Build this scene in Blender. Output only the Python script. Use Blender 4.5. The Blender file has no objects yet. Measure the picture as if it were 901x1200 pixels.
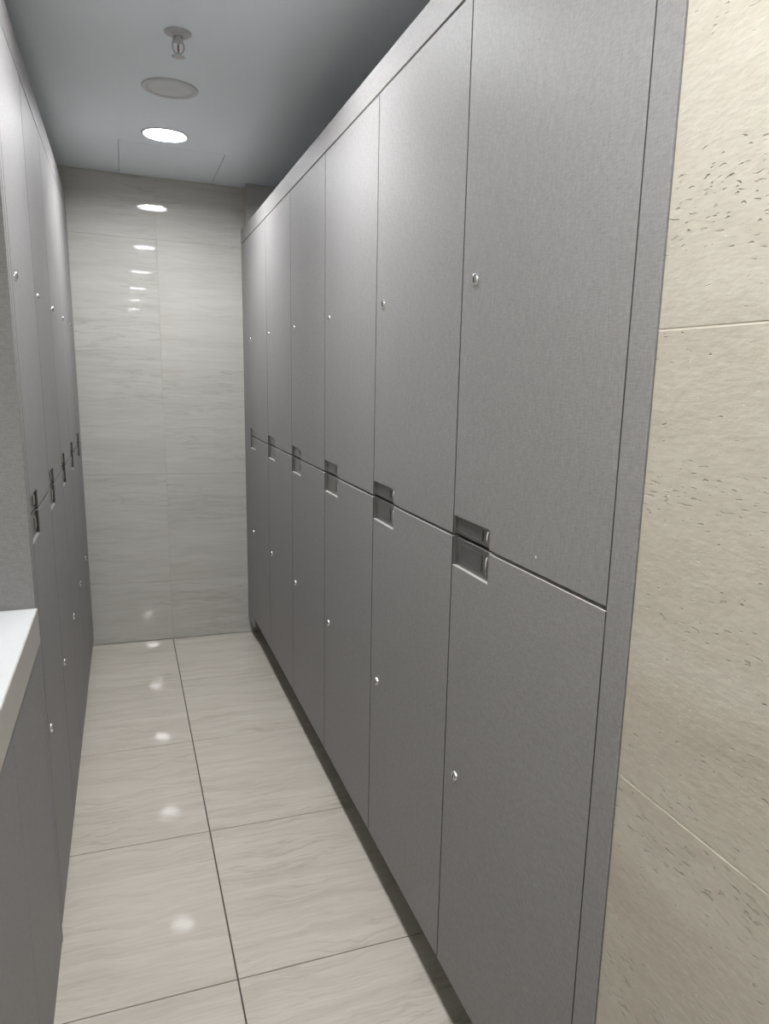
import bpy, bmesh, math, random
from mathutils import Vector, Matrix
random.seed(7)
SC = bpy.context.scene
COL = SC.collection

# ---------------------------------------------------------------- camera
F_PX, CX, CY = 886.33, 505.65, 639.44
YAW, PITCH, ROLL = map(math.radians, (22.108, -12.107, 1.853))
cam = bpy.data.cameras.new('camera')
cam.sensor_fit = 'VERTICAL'; cam.sensor_height = 24.0; cam.sensor_width = 18.02
cam.lens = F_PX / 1200 * 24
cam.shift_x = -(CX - 450.5) / 1200
cam.shift_y = (CY - 600) / 1200
cam.clip_start = 0.02
co = bpy.data.objects.new('camera', cam); COL.objects.link(co)
fw = Vector((math.sin(YAW)*math.cos(PITCH), math.cos(YAW)*math.cos(PITCH), math.sin(PITCH)))
r0 = Vector((math.cos(YAW), -math.sin(YAW), 0)); u0 = r0.cross(fw)
rt = r0*math.cos(ROLL) + u0*math.sin(ROLL); up = -r0*math.sin(ROLL) + u0*math.cos(ROLL)
M = Matrix((rt, up, -fw)).transposed().to_4x4(); M.translation = Vector((0, 0, 1.55))
co.matrix_world = M
SC.camera = co

# ---------------------------------------------------------------- world, exposure
w = bpy.data.worlds.new('world'); SC.world = w; w.use_nodes = True
w.node_tree.nodes['Background'].inputs[0].default_value = (.5, .5, .5, 1)
w.node_tree.nodes['Background'].inputs[1].default_value = 0.05
vs = SC.view_settings
vs.view_transform = 'Standard'; vs.look = 'None'; vs.gamma = 1.0; vs.use_curve_mapping = False
vs.exposure = 1.40
LAMP = 105.0                                   # radiance of each downlight diffuser
LAMP_COL = (.985, .993, 1.0)

# ---------------------------------------------------------------- layout
XR, XL, D, H = .650, -.231, 4.584, 2.572
Y0, W = .902, .5766                            # right row of lockers
YL, WL = 2.107, .527                           # left row
LIGHT_X, LIGHT_Y, LIGHT_D = .222, 3.785, 1.65
REAR = -6.1
X_NICHE, X_LEFT = 1.22, -.80
MOD, J0 = .633, .361                           # stone course height, first joint
TW, TX, TY = .7117, .204, 1.7575               # floor tiles

# ---------------------------------------------------------------- helpers
def srgb(r, g, b):
    f = lambda c: (c/255/12.92) if c/255 <= .04045 else ((c/255+.055)/1.055)**2.4
    return (f(r), f(g), f(b), 1)

class NT:
    def __init__(s, name):
        s.m = bpy.data.materials.new(name); s.m.use_nodes = True
        s.t = s.m.node_tree; s.b = s.t.nodes['Principled BSDF']
    def n(s, typ, **kw):
        nd = s.t.nodes.new(typ)
        for k, v in kw.items():
            if k.startswith('i_'): nd.inputs[k[2:].replace('_', ' ')].default_value = v
            else: setattr(nd, k, v)
        return nd
    def l(s, a, b): s.t.links.new(a, b)
    def set(s, **kw):
        for k, v in kw.items(): s.b.inputs[k.replace('_', ' ')].default_value = v
    def math(s, op, a, b=None, c=None):
        nd = s.n('ShaderNodeMath', operation=op)
        for i, x in enumerate((a, b, c)):
            if x is None: continue
            if isinstance(x, (int, float)): nd.inputs[i].default_value = x
            else: s.l(x, nd.inputs[i])
        return nd.outputs[0]
    def coords(s, scale, rand=True, rot=(0, 0, 0)):
        tc = s.n('ShaderNodeTexCoord'); mp = s.n('ShaderNodeMapping')
        mp.inputs['Scale'].default_value = scale; mp.inputs['Rotation'].default_value = rot
        src = tc.outputs['Object']
        if rand:
            oi = s.n('ShaderNodeObjectInfo'); mu = s.n('ShaderNodeVectorMath', operation='SCALE')
            cb = s.n('ShaderNodeCombineXYZ')
            s.l(oi.outputs['Random'], cb.inputs[0]); s.l(oi.outputs['Random'], cb.inputs[1]); s.l(oi.outputs['Random'], cb.inputs[2])
            s.l(cb.outputs[0], mu.inputs[0]); mu.inputs['Scale'].default_value = 37.0
            ad = s.n('ShaderNodeVectorMath', operation='ADD')
            s.l(src, ad.inputs[0]); s.l(mu.outputs[0], ad.inputs[1]); src = ad.outputs[0]
        s.l(src, mp.inputs['Vector'])
        return mp.outputs[0]
    def noise(s, vec, scale, detail=4, rough=.5, dist=0.0):
        nd = s.n('ShaderNodeTexNoise'); s.l(vec, nd.inputs['Vector'])
        nd.inputs['Scale'].default_value = scale; nd.inputs['Detail'].default_value = detail
        nd.inputs['Roughness'].default_value = rough; nd.inputs['Distortion'].default_value = dist
        return nd.outputs['Fac']
    def ramp(s, fac, stops):
        nd = s.n('ShaderNodeValToRGB'); s.l(fac, nd.inputs[0]); e = nd.color_ramp.elements
        e[0].position, e[0].color = stops[0]; e[1].position, e[1].color = stops[-1]
        for p, c in stops[1:-1]:
            x = e.new(p); x.color = c
        return nd.outputs[0]
    def mix(s, fac, a, b, mode='MIX'):
        nd = s.n('ShaderNodeMix', data_type='RGBA', blend_type=mode)
        if isinstance(fac, (int, float)): nd.inputs['Factor'].default_value = fac
        else: s.l(fac, nd.inputs['Factor'])
        for x, k in ((a, 6), (b, 7)):
            if isinstance(x, tuple): nd.inputs[k].default_value = x
            else: s.l(x, nd.inputs[k])
        return nd.outputs[2]
    def bump(s, h, strength, dist):
        nd = s.n('ShaderNodeBump'); s.l(h, nd.inputs['Height'])
        nd.inputs['Strength'].default_value = strength; nd.inputs['Distance'].default_value = dist
        s.l(nd.outputs[0], s.b.inputs['Normal'])

def flat(name, col, rough=.5, metal=0.0, spec=.5):
    t = NT(name); t.set(Base_Color=col, Roughness=rough, Metallic=metal)
    t.b.inputs['Specular IOR Level'].default_value = spec
    v = t.coords((1, 1, 1), False)
    nz = t.noise(v, 60, 3)
    c = t.mix(t.math('MULTIPLY', nz, .12), col, (col[0]*.75, col[1]*.75, col[2]*.75, 1))
    t.l(c, t.b.inputs['Base Color'])
    return t.m

def mat_laminate():
    t = NT('linen_laminate')
    a = t.noise(t.coords((420, 420, 70)), 1, 2); b = t.noise(t.coords((70, 70, 420)), 1, 2)
    wv = t.math('ADD', a, b)
    big = t.noise(t.coords((1, 1, 1)), 3, 2)
    f = t.math('ADD', t.math('MULTIPLY', t.math('SUBTRACT', wv, 1.0), 1.5), t.math('MULTIPLY', big, .2))
    base = t.ramp(t.math('ADD', f, .4), [(0.0, srgb(130, 128, 127)), (1.0, srgb(150, 148, 148))])
    t.l(base, t.b.inputs['Base Color'])
    t.set(Roughness=.55); t.b.inputs['Specular IOR Level'].default_value = .32
    t.bump(wv, .22, .0009)
    return t.m

def vein_stone(name, along, across, c_lo, c_mid, c_hi, c_line, rough, amt, wave):
    """polished vein-cut travertine: bands run along axis `along`, vary over axis `across`"""
    t = NT(name)
    sc = [3.0, 3.0, 3.0]; sc[along] = 1.5; sc[across] = 17.0
    v = t.coords(tuple(sc))
    warp = t.noise(t.coords(tuple(2.6 if i == along else 2.4 for i in range(3))), 1.5, 3)
    wv = t.n('ShaderNodeVectorMath', operation='ADD')
    cb = t.n('ShaderNodeCombineXYZ'); t.l(t.math('MULTIPLY', warp, wave), cb.inputs[across])
    t.l(v, wv.inputs[0]); t.l(cb.outputs[0], wv.inputs[1]); v = wv.outputs[0]
    n1 = t.noise(v, 1.0, 9, .66, .3)
    base = t.ramp(n1, [(.28, c_lo), (.5, c_mid), (.72, c_hi)])
    n2 = t.noise(v, 1.35, 6, .55, .2)
    line = t.math('SUBTRACT', 1.0, t.math('MULTIPLY', t.math('ABSOLUTE', t.math('SUBTRACT', n2, .5)), 34))
    line = t.math('MAXIMUM', line, 0.0)
    gm = t.n('ShaderNodeMapRange'); t.l(t.noise(t.coords((1, 1, 1)), 2.2, 2), gm.inputs[0])
    gm.inputs[1].default_value = .42; gm.inputs[2].default_value = .68; gate = gm.outputs[0]
    c = t.mix(t.math('MULTIPLY', t.math('MULTIPLY', line, gate), amt), base, c_line)
    fs = [60.0]*3; fs[along] = 9.0; fs[across] = 160.0
    fine = t.noise(t.coords(tuple(fs)), 1, 3)
    c = t.mix(.30, c, t.ramp(fine, [(.3, c_lo), (.7, c_hi)]))
    t.l(c, t.b.inputs['Base Color'])
    t.set(Roughness=rough); t.b.inputs['Specular IOR Level'].default_value = .5
    return t.m

def mat_travertine():
    t = NT('rough_travertine')
    warp = t.noise(t.coords((1, 1.3, 1.8)), 1.4, 3)
    v0 = t.coords((2, 1.6, 8))
    wv = t.n('ShaderNodeVectorMath', operation='ADD'); cb = t.n('ShaderNodeCombineXYZ')
    t.l(t.math('MULTIPLY', warp, 2.2), cb.inputs[2]); t.l(v0, wv.inputs[0]); t.l(cb.outputs[0], wv.inputs[1])
    n1 = t.noise(wv.outputs[0], 1.0, 8, .6, .3)
    base = t.ramp(n1, [(.25, srgb(173, 165, 150)), (.5, srgb(189, 183, 169)), (.75, srgb(202, 197, 186))])
    fine = t.noise(t.coords((120, 60, 200)), 1, 4)
    base = t.mix(.22, base, t.ramp(fine, [(.3, srgb(170, 162, 146)), (.7, srgb(212, 206, 194))]))
    # open pores: short horizontal lenses gathered in bands
    pv = t.n('ShaderNodeVectorMath', operation='ADD'); t.l(t.coords((85, 60, 225)), pv.inputs[0])
    cb2 = t.n('ShaderNodeCombineXYZ'); t.l(t.math('MULTIPLY', warp, 9.0), cb2.inputs[2]); t.l(cb2.outputs[0], pv.inputs[1])
    p = t.noise(pv.outputs[0], 1.0, 1.2, .45, 0.0)
    bv = t.n('ShaderNodeVectorMath', operation='ADD'); t.l(t.coords((.4, .7, 9)), bv.inputs[0]); t.l(cb.outputs[0], bv.inputs[1])
    band = t.noise(bv.outputs[0], 1.0, 2)
    thr = t.math('SUBTRACT', .97, t.math('MULTIPLY', band, .52))
    pit = t.n('ShaderNodeMapRange'); t.l(t.math('SUBTRACT', p, thr), pit.inputs[0])
    pit.inputs[1].default_value = 0.0; pit.inputs[2].default_value = .07; pit.clamp = True
    pit = pit.outputs[0]
    c = t.mix(t.math('MULTIPLY', pit, .15), base, srgb(150, 138, 118))
    t.l(c, t.b.inputs['Base Color'])
    t.set(Roughness=.55); t.b.inputs['Specular IOR Level'].default_value = .35
    h = t.math('ADD', t.math('MULTIPLY', pit, -1.0), t.math('ADD', t.math('MULTIPLY', fine, .12), t.math('MULTIPLY', t.noise(t.coords((30, 26, 70)), 1, 4, .6), .32)))
    t.bump(h, .9, .004)
    return t.m

def mat_emit(name, strength):
    t = NT(name); t.set(Base_Color=(1, 1, 1, 1), Roughness=.5)
    t.b.inputs['Emission Color'].default_value = LAMP_COL + (1,)
    t.b.inputs['Emission Strength'].default_value = strength
    return t.m

LAM = mat_laminate()
TRAV = mat_travertine()
FLOOR = vein_stone('polished_floor_stone', 0, 1, srgb(188, 180, 168), srgb(204, 197, 186), srgb(216, 210, 201), srgb(156, 147, 134), .045, .6, 2.6)
BACK = vein_stone('polished_wall_stone', 0, 2, srgb(180, 178, 171), srgb(194, 192, 186), srgb(204, 203, 198), srgb(138, 132, 122), .022, .55, 1.0)
GROUT_D = flat('dark_grout', srgb(78, 71, 62), .8)
GROUT_L = flat('pale_grout', srgb(226, 220, 206), .8)
PAINT = flat('ceiling_paint', srgb(240, 247, 254), .42, 0, .5)
PANELP = PAINT
GREYP = flat('grey_panel', srgb(178, 177, 177), .6)
DARK = flat('dark_carcass', srgb(46, 44, 42), .7)
EDGE = flat('door_edge_band', srgb(190, 187, 183), .5)
EDGE_SHADED = flat('shaded_edge_band', srgb(128, 125, 122), .6)  # left row's edge band, with the dimness of its ledges put into the colour
APRON_SHADE = flat('shaded_worktop_front', srgb(184, 180, 173), .35)  # worktop front greyed: its weaker light is put into the colour
SEAM_SHADE = flat('seam_shade_edge', srgb(58, 55, 53), .7)  # darkness of the narrow seams painted onto the doors' vertical edges
KICK = flat('shade_brown_kick', srgb(74, 65, 57), .4)  # shade of the toe space under the doors put into this brown
CHROME = flat('chrome', (.78, .78, .78, 1), .12, 1.0)
STEEL = flat('satin_steel', (.25, .245, .238, 1), .30, .72)
BLACK = flat('black_slot', (.012, .012, .012, 1), .6)
WHITE = flat('white_worktop', srgb(232, 234, 236), .22)
TRIMW = flat('white_trim', srgb(216, 217, 218), .45)
GRILLE = flat('speaker_grille', srgb(176, 178, 180), .7)
NICKEL = flat('white_sprinkler_metal', srgb(190, 191, 193), .35, .25)
LAMPM = mat_emit('lamp_diffuser', LAMP)

def link(o, parent=None):
    COL.objects.link(o)
    if parent: o.parent = parent
    return o

def obj(name, bm, mat, parent=None, loc=(0, 0, 0), smooth=False):
    me = bpy.data.meshes.new(name)
    bmesh.ops.recalc_face_normals(bm, faces=bm.faces[:])
    bm.to_mesh(me); bm.free()
    for m in (mat if isinstance(mat, (list, tuple)) else [mat]): me.materials.append(m)
    if smooth:
        for p in me.polygons: p.use_smooth = True
        try: me.set_sharp_from_angle(angle=math.radians(35))
        except Exception: pass
    o = bpy.data.objects.new(name, me); o.location = loc
    return link(o, parent)

def box(bm, x0, x1, y0, y1, z0, z1, bev=0.0, mi=0):
    b2 = bmesh.new()
    bmesh.ops.create_cube(b2, size=1)
    for v in b2.verts:
        v.co = Vector(((x0+x1)/2 + v.co.x*(x1-x0), (y0+y1)/2 + v.co.y*(y1-y0), (z0+z1)/2 + v.co.z*(z1-z0)))
    if bev > 0: bmesh.ops.bevel(b2, geom=b2.edges[:], offset=bev, segments=1, affect='EDGES', profile=.5)
    merge(bm, b2, mi)

def merge(bm, b2, mi=0):
    mp = {}
    for v in b2.verts: mp[v] = bm.verts.new(v.co)
    for f in b2.faces:
        try:
            nf = bm.faces.new([mp[v] for v in f.verts]); nf.material_index = mi; nf.smooth = f.smooth
        except ValueError: pass
    b2.free()

def prism_x(bm, pts, x0, x1, bev=0.0, mi=0):
    """outline in (y, z) extruded along x"""
    b2 = bmesh.new()
    a = [b2.verts.new((x0, y, z)) for y, z in pts]; b = [b2.verts.new((x1, y, z)) for y, z in pts]
    b2.faces.new(a); b2.faces.new(b[::-1])
    n = len(pts)
    for i in range(n): b2.faces.new((a[i], b[i], b[(i+1) % n], a[(i+1) % n]))
    bmesh.ops.recalc_face_normals(b2, faces=b2.faces[:])
    if bev > 0: bmesh.ops.bevel(b2, geom=b2.edges[:], offset=bev, segments=1, affect='EDGES', profile=.5)
    merge(bm, b2, mi)

def lathe(bm, prof, seg=40, axis='z', at=(0, 0, 0), mi=0):
    """prof: (radius, height) pairs; radius 0 closes with a point"""
    def P(r, h, a):
        c, s = r*math.cos(a), r*math.sin(a)
        p = (c, s, h) if axis == 'z' else (h, c, s)
        return Vector(p) + Vector(at)
    rings = []
    for r, h in prof:
        rings.append([bm.verts.new(P(0, h, 0))] if r < 1e-6 else [bm.verts.new(P(r, h, 2*math.pi*i/seg)) for i in range(seg)])
    for A, B in zip(rings, rings[1:]):
        for i in range(seg):
            j = (i+1) % seg
            if len(A) == 1 and len(B) == 1: continue
            if len(A) == 1: f = bm.faces.new((A[0], B[i], B[j]))
            elif len(B) == 1: f = bm.faces.new((A[i], B[0], A[j]))
            else: f = bm.faces.new((A[i], B[i], B[j], A[j]))
            f.material_index = mi

def tube(bm, pts, r, seg=10, mi=0):
    pts = [Vector(p) for p in pts]; rings = []
    for i, p in enumerate(pts):
        d = (pts[min(i+1, len(pts)-1)] - pts[max(i-1, 0)]).normalized()
        a = d.orthogonal().normalized() if i == 0 else (A - d*A.dot(d)).normalized()
        A = a; b = d.cross(a)
        rings.append([bm.verts.new(p + a*r*math.cos(2*math.pi*k/seg) + b*r*math.sin(2*math.pi*k/seg)) for k in range(seg)])
    for R1, R2 in zip(rings, rings[1:]):
        for k in range(seg):
            bm.faces.new((R1[k], R1[(k+1) % seg], R2[(k+1) % seg], R2[k])).material_index = mi
    bm.faces.new(rings[0][::-1]).material_index = mi; bm.faces.new(rings[-1]).material_index = mi

def struct(o): o['kind'] = 'structure'; return o
def tag(o, label, cat, group=None):
    o['label'] = label; o['category'] = cat
    if group: o['group'] = group
    return o
def thing(name, label, cat, loc, rz=0, group=None):
    o = bpy.data.objects.new(name, None); o.location = loc; o.rotation_euler = (0, 0, rz)
    o.empty_display_size = .1
    return tag(link(o), label, cat, group)
def copy_tree(o, parent=None):
    c = o.copy(); COL.objects.link(c)
    if parent: c.parent = parent
    for ch in list(o.children): copy_tree(ch, c)
    return c
def plain_box(name, x0, x1, y0, y1, z0, z1, mat, parent=None, bev=0.0):
    bm = bmesh.new(); box(bm, x0, x1, y0, y1, z0, z1, bev); return obj(name, bm, mat, parent)

# ---------------------------------------------------------------- setting
# floor: grout bed, one object per stone tile
floor = struct(plain_box('floor', X_LEFT, X_NICHE, REAR, D, -.08, -.003, GROUT_D))
g = .0020
tile_cache = {}
def piece(name, cx, cy, cz, sx, sy, sz, mat, parent, bev):
    key = (name, round(sx, 3), round(sy, 3), round(sz, 3))
    if key in tile_cache:
        o = bpy.data.objects.new(name, tile_cache[key]); o.location = (cx, cy, cz); return link(o, parent)
    bm = bmesh.new(); box(bm, -sx/2, sx/2, -sy/2, sy/2, -sz/2, sz/2, bev)
    o = obj(name, bm, mat, parent, (cx, cy, cz)); tile_cache[key] = o.data
    return o
for i in range(-2, 2):
    for j in range(-13, 4):
        x0, x1 = max(TX+i*TW, X_LEFT), min(TX+(i+1)*TW, X_NICHE)
        y0, y1 = max(TY+j*TW, REAR), min(TY+(j+1)*TW, D-.001)
        if x1-x0 < .02 or y1-y0 < .02: continue
        dz = random.uniform(-.0003, .0003)
        piece('floor_tile', (x0+x1)/2, (y0+y1)/2, -.007+dz, x1-x0-2*g, y1-y0-2*g, .014, FLOOR, floor, .0008)

# back wall of polished vein-cut stone slabs
wb = struct(plain_box('wall_back', X_LEFT, X_NICHE, D+.022, D+.15, -.08, H+.05, GROUT_L))
rows = [(0.001, J0)] + [(J0+k*MOD, J0+(k+1)*MOD) for k in range(3)] + [(J0+3*MOD, H-.001)]
for x0, x1 in ((X_LEFT, TX-TW), (TX-TW, TX), (TX, .672), (.672, X_NICHE)):
    for z0, z1 in rows:
        q = .0004
        piece('stone_slab', (x0+x1)/2, D+.011, (z0+z1)/2, x1-x0-2*q, .022, z1-z0-2*q, BACK, wb, .0005)

# right wall: plain masonry behind the lockers, rough travertine beside the camera
bm = bmesh.new()
box(bm, .681, X_NICHE+.12, REAR, .842, -.08, H+.05); box(bm, X_NICHE, X_NICHE+.12, .842, D+.022, -.08, H+.05)
wr = struct(obj('wall_right', bm, GROUT_L))
ys = [.8445 - k*1.266 for k in range(7)]
for y1, y0 in zip(ys, ys[1:]):
    y0 = max(y0, REAR)
    for z0, z1 in rows:
        q = .0011
        piece('travertine_slab', .6655, (y0+y1)/2, (z0+z1)/2, .026, y1-y0-2*q, z1-z0-2*q, TRAV, wr, .0008)

for z in [J0+k*MOD for k in range(4)]:
    plain_box('grout_joint', .6532, .680, REAR, .844, z-.0010, z+.0010, GROUT_L, wr)

wl = struct(plain_box('wall_left', X_LEFT-.12, X_LEFT-.001, REAR, D+.022, -.08, H+.05, flat('left_wall_paint', srgb(226, 222, 214), .6)))
wf = struct(plain_box('wall_front', X_LEFT, .681, REAR-.15, REAR-.001, -.08, H+.05, flat('front_wall_paint', srgb(226, 222, 214), .6)))

# ceiling with real openings for lamps, speaker and access hatch
light_ys = [LIGHT_Y - k*LIGHT_D for k in range(6)]
bm = bmesh.new(); box(bm, X_LEFT, X_NICHE, REAR, D, H, H+.07)
ceil = obj('ceiling', bm, PAINT)
cutters = []
bm = bmesh.new()
for y in light_ys:
    lathe(bm, [(0, -.02), (.0915, -.02), (.0915, .12), (0, .12)], 48, at=(LIGHT_X, y, H))
HX0, HX1, HY0, HY1 = .031, .500, 3.970, 4.558
box(bm, HX0, HX1, HY0, HY1, H-.02, H+.012)
cut = obj('cutter', bm, PAINT)
md = ceil.modifiers.new('b', 'BOOLEAN'); md.operation = 'DIFFERENCE'; md.object = cut; md.solver = 'EXACT'
dg = bpy.context.evaluated_depsgraph_get()
me = bpy.data.meshes.new_from_object(ceil.evaluated_get(dg))
ceil.modifiers.clear(); ceil.data = me
bpy.data.objects.remove(cut)
struct(ceil)
hatch = plain_box('access_hatch', HX0+.003, HX1-.003, HY0+.003, HY1-.003, H-.0005, H+.0115, PANELP, None, .0006)
tag(hatch, 'flush white square access hatch in the ceiling at the far end, outlined by thin gaps', 'hatch')

# ---------------------------------------------------------------- lockers
T = .018                                       # door thickness
def door_bm(y0, y1, z0, z1, ny, nz, top):
    """door leaf with a stepped corner at its high-y end: top=True cuts the upper corner"""
    if top: pts = [(y0, z0), (y1, z0), (y1, z1-nz), (y1-ny, z1-nz), (y1-ny, z1), (y0, z1)]
    else:   pts = [(y0, z0), (y1-ny, z0), (y1-ny, z0+nz), (y1, z0+nz), (y1, z1), (y0, z1)]
    bm = bmesh.new(); prism_x(bm, pts, 0, T, .0006)
    for f in bm.faces:
        n = f.normal; f.normal_update()
        if abs(f.normal.z) > .7: f.material_index = 1
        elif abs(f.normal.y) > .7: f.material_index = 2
    return bm
def lock_bm(y, z):
    bm = bmesh.new()
    lathe(bm, [(0, .004), (.0125, .004), (.0125, -.002), (.0112, -.0042), (.0092, -.0048), (.0086, -.0030), (.0080, -.0030), (.0078, -.0052), (0, -.0056)], 28, 'x', (0, y, z))
    box(bm, -.0062, -.0046, y-.0011, y+.0011, z-.0052, z+.0052, 0, 1)
    lathe(bm, [(0, -.0060), (.0022, -.0060), (.0022, -.0046)], 12, 'x', (0, y, z), 1)
    return bm
def pull_bm(y0, y1, z0, z1, top):
    """recessed steel pull: back plate with a folded side flange, low tag window, slot and slim bar"""
    bm = bmesh.new(); xb = .0075
    w, h = y1-y0, z1-z0
    box(bm, xb, T-.0005, y0, y1, z0, z1, .0006)
    box(bm, .0006, xb-.0001, y1-.0016, y1, z0, z1, .0003)                        # flange
    a, b, c, d = y0+.33*w, y1-.12*w, z0+.18*h, z1-.20*h
    for q in ((a, b, c, c+.0012), (a, b, d-.0012, d), (a, a+.0012, c, d), (b-.0012, b, c, d)):
        box(bm, xb-.0006, xb+.001, *q, .0002)
    box(bm, xb-.0004, xb+.001, y0+.225*w, y0+.255*w, z0+.22*h, z1-.22*h, 0, 1)   # slot
    tube(bm, [(xb+.0005, y0+.11*w, z0+.2*h), (xb-.0012, y0+.11*w, z0+.35*h), (xb-.0012, y0+.11*w, z1-.35*h), (xb+.0005, y0+.11*w, z1-.2*h)], .0022, 10, 2)
    return bm

def make_locker(edge, w, kick, gap, zt, ny, nzl, nzu, lock_u, lock_l, body_w=None):
    """local frame: door face at x=0 looking to -x, y from 0 to w, grip notch at y=w; returns an untagged Empty"""
    root = bpy.data.objects.new('locker', None); root.empty_display_size = .1; link(root)
    s = .0017; h = .0036
    ny = min(ny, w*.75)
    bm = bmesh.new(); bx = T+.003
    box(bm, bx, .52, .0006, w-.0006, kick-.004 if kick > .06 else kick, zt+.001)
    obj('body', bm, DARK, root)
    du = obj('door', door_bm(s, w-s, gap+h, zt, ny, nzu, False), [LAM, edge, SEAM_SHADE], root)
    dl = obj('door', door_bm(s, w-s, kick, gap-h, ny, nzl, True), [LAM, edge, SEAM_SHADE], root)
    pm = [STEEL, BLACK, CHROME]
    obj('pull_plate', pull_bm(w-ny+.0008, w-s-.0008, gap+h, gap+h+nzu-.0008, False), pm, du, smooth=True)
    obj('pull_plate', pull_bm(w-ny+.0008, w-s-.0008, gap-h-nzl+.0008, gap-h, True), pm, dl, smooth=True)
    obj('lock', lock_bm(w-.063, lock_u), [CHROME, BLACK], du, smooth=True)
    obj('lock', lock_bm(w-.063, lock_l), [CHROME, BLACK], dl, smooth=True)
    return root

protoR = make_locker(EDGE, W, .164, 1.230, 2.274, .176, .062, .040, 1.751, .689)
RIGHT = ['tall grey two-door locker beside the rough stone wall, first in the right-hand row',
 'second tall grey locker from the rough stone wall in the right-hand row',
 'third tall grey locker from the rough stone wall in the right-hand row',
 'fourth tall grey locker in the right-hand row, third from the polished back wall',
 'grey locker in the right-hand row, second from the polished back wall',
 'last grey locker of the right-hand row, at the polished back wall']
for i, lab in enumerate(RIGHT):
    o = protoR if i == 0 else copy_tree(protoR)
    o.location = (XR, Y0+i*W, random.uniform(-.0012, .0012) if i else 0)
    tag(o, lab, 'locker', 'grey lockers in the right-hand row')
bm = bmesh.new(); lathe(bm, [(0, -.0006), (.0022, -.0006), (.0026, .0002)], 7, 'x', (0, 1.118-Y0, 1.261))
upper = [c for c in protoR.children if c.name.startswith('door')][0]
sp = obj('speck', bm, WHITE, upper); sp['label'] = 'tiny white speck on the door'

LEFT = ['first grey locker of the left-hand row, beside the white-topped vanity',
 'second grey locker of the left-hand row, counting from the white-topped vanity',
 'middle grey locker of the left-hand row, third from the vanity',
 'fourth grey locker of the left-hand row, counting from the vanity',
 'narrow last grey locker of the left-hand row, against the back wall']
argsL = (.046, 1.184, 2.360, .165, .062, .050, 1.772, .590)
protoL = make_locker(EDGE_SHADED, WL, *argsL)
w5 = D - .006 - (YL+4*WL)
for i, lab in enumerate(LEFT):
    if i == 0: o = protoL
    elif i < 4: o = copy_tree(protoL)
    else: o = make_locker(EDGE_SHADED, w5, *argsL)
    o.rotation_euler = (0, 0, math.pi)
    o.location = (XL, YL + (i*WL + WL if i < 4 else 4*WL + w5), random.uniform(-.001, .001))
    tag(o, lab, 'locker', 'grey lockers in the left-hand row')

# fascias, fillers, kick boards, end panel
ye = Y0+6*W
struct(plain_box('trim_1', XR+.001, XR+.019, Y0+.001, D-.001, 2.281, 2.352, LAM, None, .0008))          # right fascia
struct(plain_box('trim_2', XR+.0003, XR+.02, .8455, Y0+.0004, .0005, 2.362, LAM, None, .0008))            # near filler, right row
struct(plain_box('trim_3', XR+.002, XR+.02, ye+.0013, D-.001, .10, 2.276, LAM, None, .0006))             # far filler, right row
struct(plain_box('baseboard_right', XR+.150, XR+.168, Y0+.001, D-.001, .0005, .158, KICK, None, .0006))
struct(plain_box('trim_4', XL-.019, XL-.001, 2.052, D-.001, 2.367, 2.462, LAM, None, .0008))             # left fascia
struct(plain_box('trim_5', XL-.02, XL, 2.072, YL-.0012, .046, 2.360, LAM, None, .0008))                  # near filler, left row
struct(plain_box('trim_6', -.790, XL-.001, 2.0515, 2.0705, .0005, 2.368, LAM, None, .0008))              # left row end panel
struct(plain_box('baseboard_left', XL-.070, XL-.052, 2.0715, D-.001, .0005, .042, KICK, None, .0006))
# grey closing panel above the far end of the right row, roof boards over both rows
struct(plain_box('trim_7', XR+.016, X_NICHE-.002, 4.47, 4.49, 2.354, H-.001, GREYP, None, .0008))
struct(plain_box('trim_8', XR+.0195, X_NICHE-.002, Y0-.05, D-.001, 2.335, 2.345, DARK))
struct(plain_box('trim_9', -.790, XL-.0195, 2.072, D-.001, 2.440, 2.452, DARK))

# ---------------------------------------------------------------- vanity beside the left row
VY0, VY1 = -4.19, 2.0505  # unseen length behind the camera added so the worktop bounces light upward
van = thing('vanity_cabinet', 'grey vanity cabinet with flat doors under a white worktop at left foreground', 'cabinet', (XL-.27, (VY0+VY1)/2, 0))
ox, oy = XL-.27, (VY0+VY1)/2
def vbox(name, x0, x1, y0, y1, z0, z1, mat, bev=.0008, par=None):
    bm = bmesh.new(); box(bm, x0-ox, x1-ox, y0-oy, y1-oy, z0, z1, bev); return obj(name, bm, mat, par or van)
vbox('body', -.792, XL-.022, VY0, VY1-.001, .0005, .874, DARK, 0)
yy = VY1-.002
for k in range(12):
    wk = .496 if k == 0 else .52
    vbox('door', XL-.0195, XL-.0015, yy-wk+.0045, yy, .004, .868, LAM); yy -= wk
top = plain_box('worktop', -.797, XL+.0018, VY0-.005, VY1-.0005, .881, .968, WHITE, None, .001)
ap = plain_box('shaded_apron', XL+.0019, XL+.0045, VY0-.005, VY1-.0005, .879, .9676, APRON_SHADE, top, .0006); ap['label'] = 'front edge of the worktop, greyed for its shade'
tag(top, 'white worktop with thick pale front edge on the vanity at left foreground', 'worktop')

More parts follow.
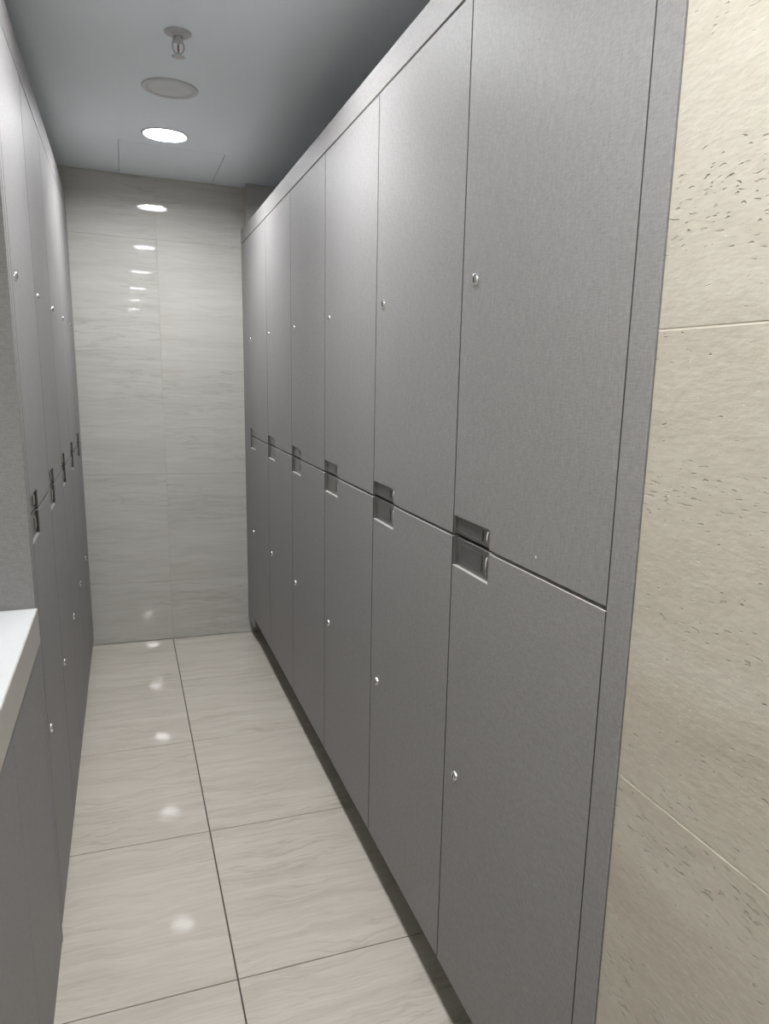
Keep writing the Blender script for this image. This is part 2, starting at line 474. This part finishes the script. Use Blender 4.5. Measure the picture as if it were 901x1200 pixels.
# ---------------------------------------------------------------- ceiling fixtures
def make_downlight():
    root = bpy.data.objects.new('downlight', None); root.empty_display_size = .1; link(root)
    bm = bmesh.new(); lathe(bm, [(.0885, .004), (.0905, .004), (.0905, -.0005), (.0985, -.0005), (.0985, -.0022), (.096, -.0042), (.0895, -.0042), (.0875, -.001), (.0885, .004)], 56)
    obj('trim_ring', bm, TRIMW, root, smooth=True)
    bm = bmesh.new(); lathe(bm, [(.0875, .001), (.0815, .0167), (.083, .0173), (.0895, .003), (.0875, .001)], 56)
    obj('reflector', bm, TRIMW, root, smooth=True)
    bm = bmesh.new(); lathe(bm, [(0, .0170), (.081, .0170), (.081, .034), (0, .034)], 56)
    obj('diffuser', bm, LAMPM, root)
    bm = bmesh.new(); lathe(bm, [(.084, .0345), (.084, .06), (0, .065), (0, .0345), (.084, .0345)], 32)
    obj('housing', bm, DARK, root)
    return root
protoD = make_downlight()
DL = ['lit round downlight in the ceiling near the far wall'] + ['round downlight out of frame, mirrored %s from the top on the polished back wall' % k for k in ('second', 'third', 'fourth', 'fifth', 'sixth')]
for i, y in enumerate(light_ys):
    o = protoD if i == 0 else copy_tree(protoD)
    o.location = (LIGHT_X, y, H); tag(o, DL[i], 'downlight', 'row of round ceiling downlights')

spk = thing('ceiling_speaker', 'round grey grille with pale rim in the ceiling, between sprinkler and lit downlight', 'speaker', (.211, 3.195, H))
bm = bmesh.new(); lathe(bm, [(.0845, -.0005), (.0985, -.0005), (.0985, -.0030), (.0955, -.0062), (.0885, -.0066), (.0845, -.0045), (.0845, -.0005)], 56)
obj('rim', bm, TRIMW, spk, smooth=True)
t = NT('speaker_mesh')
vor = t.n('ShaderNodeTexVoronoi'); t.l(t.coords((1, 1, 1), False), vor.inputs['Vector']); vor.inputs['Scale'].default_value = 420; vor.inputs['Randomness'].default_value = 0
cc = t.ramp(vor.outputs['Distance'], [(.25, srgb(150, 153, 156)), (.45, srgb(222, 225, 228))]); t.l(cc, t.b.inputs['Base Color']); t.set(Roughness=.6)
bm = bmesh.new(); lathe(bm, [(.0844, -.0008), (.0844, -.0028), (.06, -.0036), (0, -.004)], 48)
obj('grille', bm, t.m, spk, smooth=True)

spr = thing('fire_sprinkler', 'small pendant fire sprinkler hanging from the ceiling', 'sprinkler', (.207, 2.702, H))
bm = bmesh.new(); lathe(bm, [(.014, -.0008), (.0395, -.0008), (.040, -.0028), (.036, -.0055), (.022, -.009), (.017, -.012), (.014, -.0122), (.014, -.0008)], 40)
obj('escutcheon', bm, NICKEL, spr, smooth=True)
bm = bmesh.new(); lathe(bm, [(0, .0), (.0125, .0), (.0125, -.019), (.0155, -.019), (.0155, -.026), (.009, -.028), (.006, -.030), (0, -.030)], 6)
obj('nut', bm, NICKEL, spr)
bm = bmesh.new()
for s in (-1, 1):
    tube(bm, [(s*.0125, 0, -.024), (s*.0165, 0, -.033), (s*.0165, 0, -.044), (s*.012, 0, -.054), (s*.004, 0, -.060), (0, 0, -.0605)], .0026, 8)
lathe(bm, [(0, -.056), (.005, -.056), (.0055, -.064), (0, -.065)], 16)
obj('frame', bm, NICKEL, spr, smooth=True)
bm = bmesh.new(); lathe(bm, [(0, -.0302), (.0022, -.031), (.003, -.037), (.003, -.049), (.0022, -.0545), (0, -.0555)], 14)
obj('bulb', bm, flat('sprinkler_bulb', srgb(150, 110, 110), .1), spr, smooth=True)
bm = bmesh.new()
for z in (-.066, -.0675):
    pass
vs_ = []
for z in (-.0655, -.0672):
    ring = []
    for k in range(36):
        r = .0215 if k % 3 else .015
        ring.append(bm.verts.new((r*math.cos(2*math.pi*k/36), r*math.sin(2*math.pi*k/36), z)))
    vs_.append(ring)
bm.faces.new(vs_[0]); bm.faces.new(vs_[1][::-1])
for k in range(36): bm.faces.new((vs_[0][k], vs_[1][k], vs_[1][(k+1) % 36], vs_[0][(k+1) % 36]))
obj('deflector', bm, NICKEL, spr)
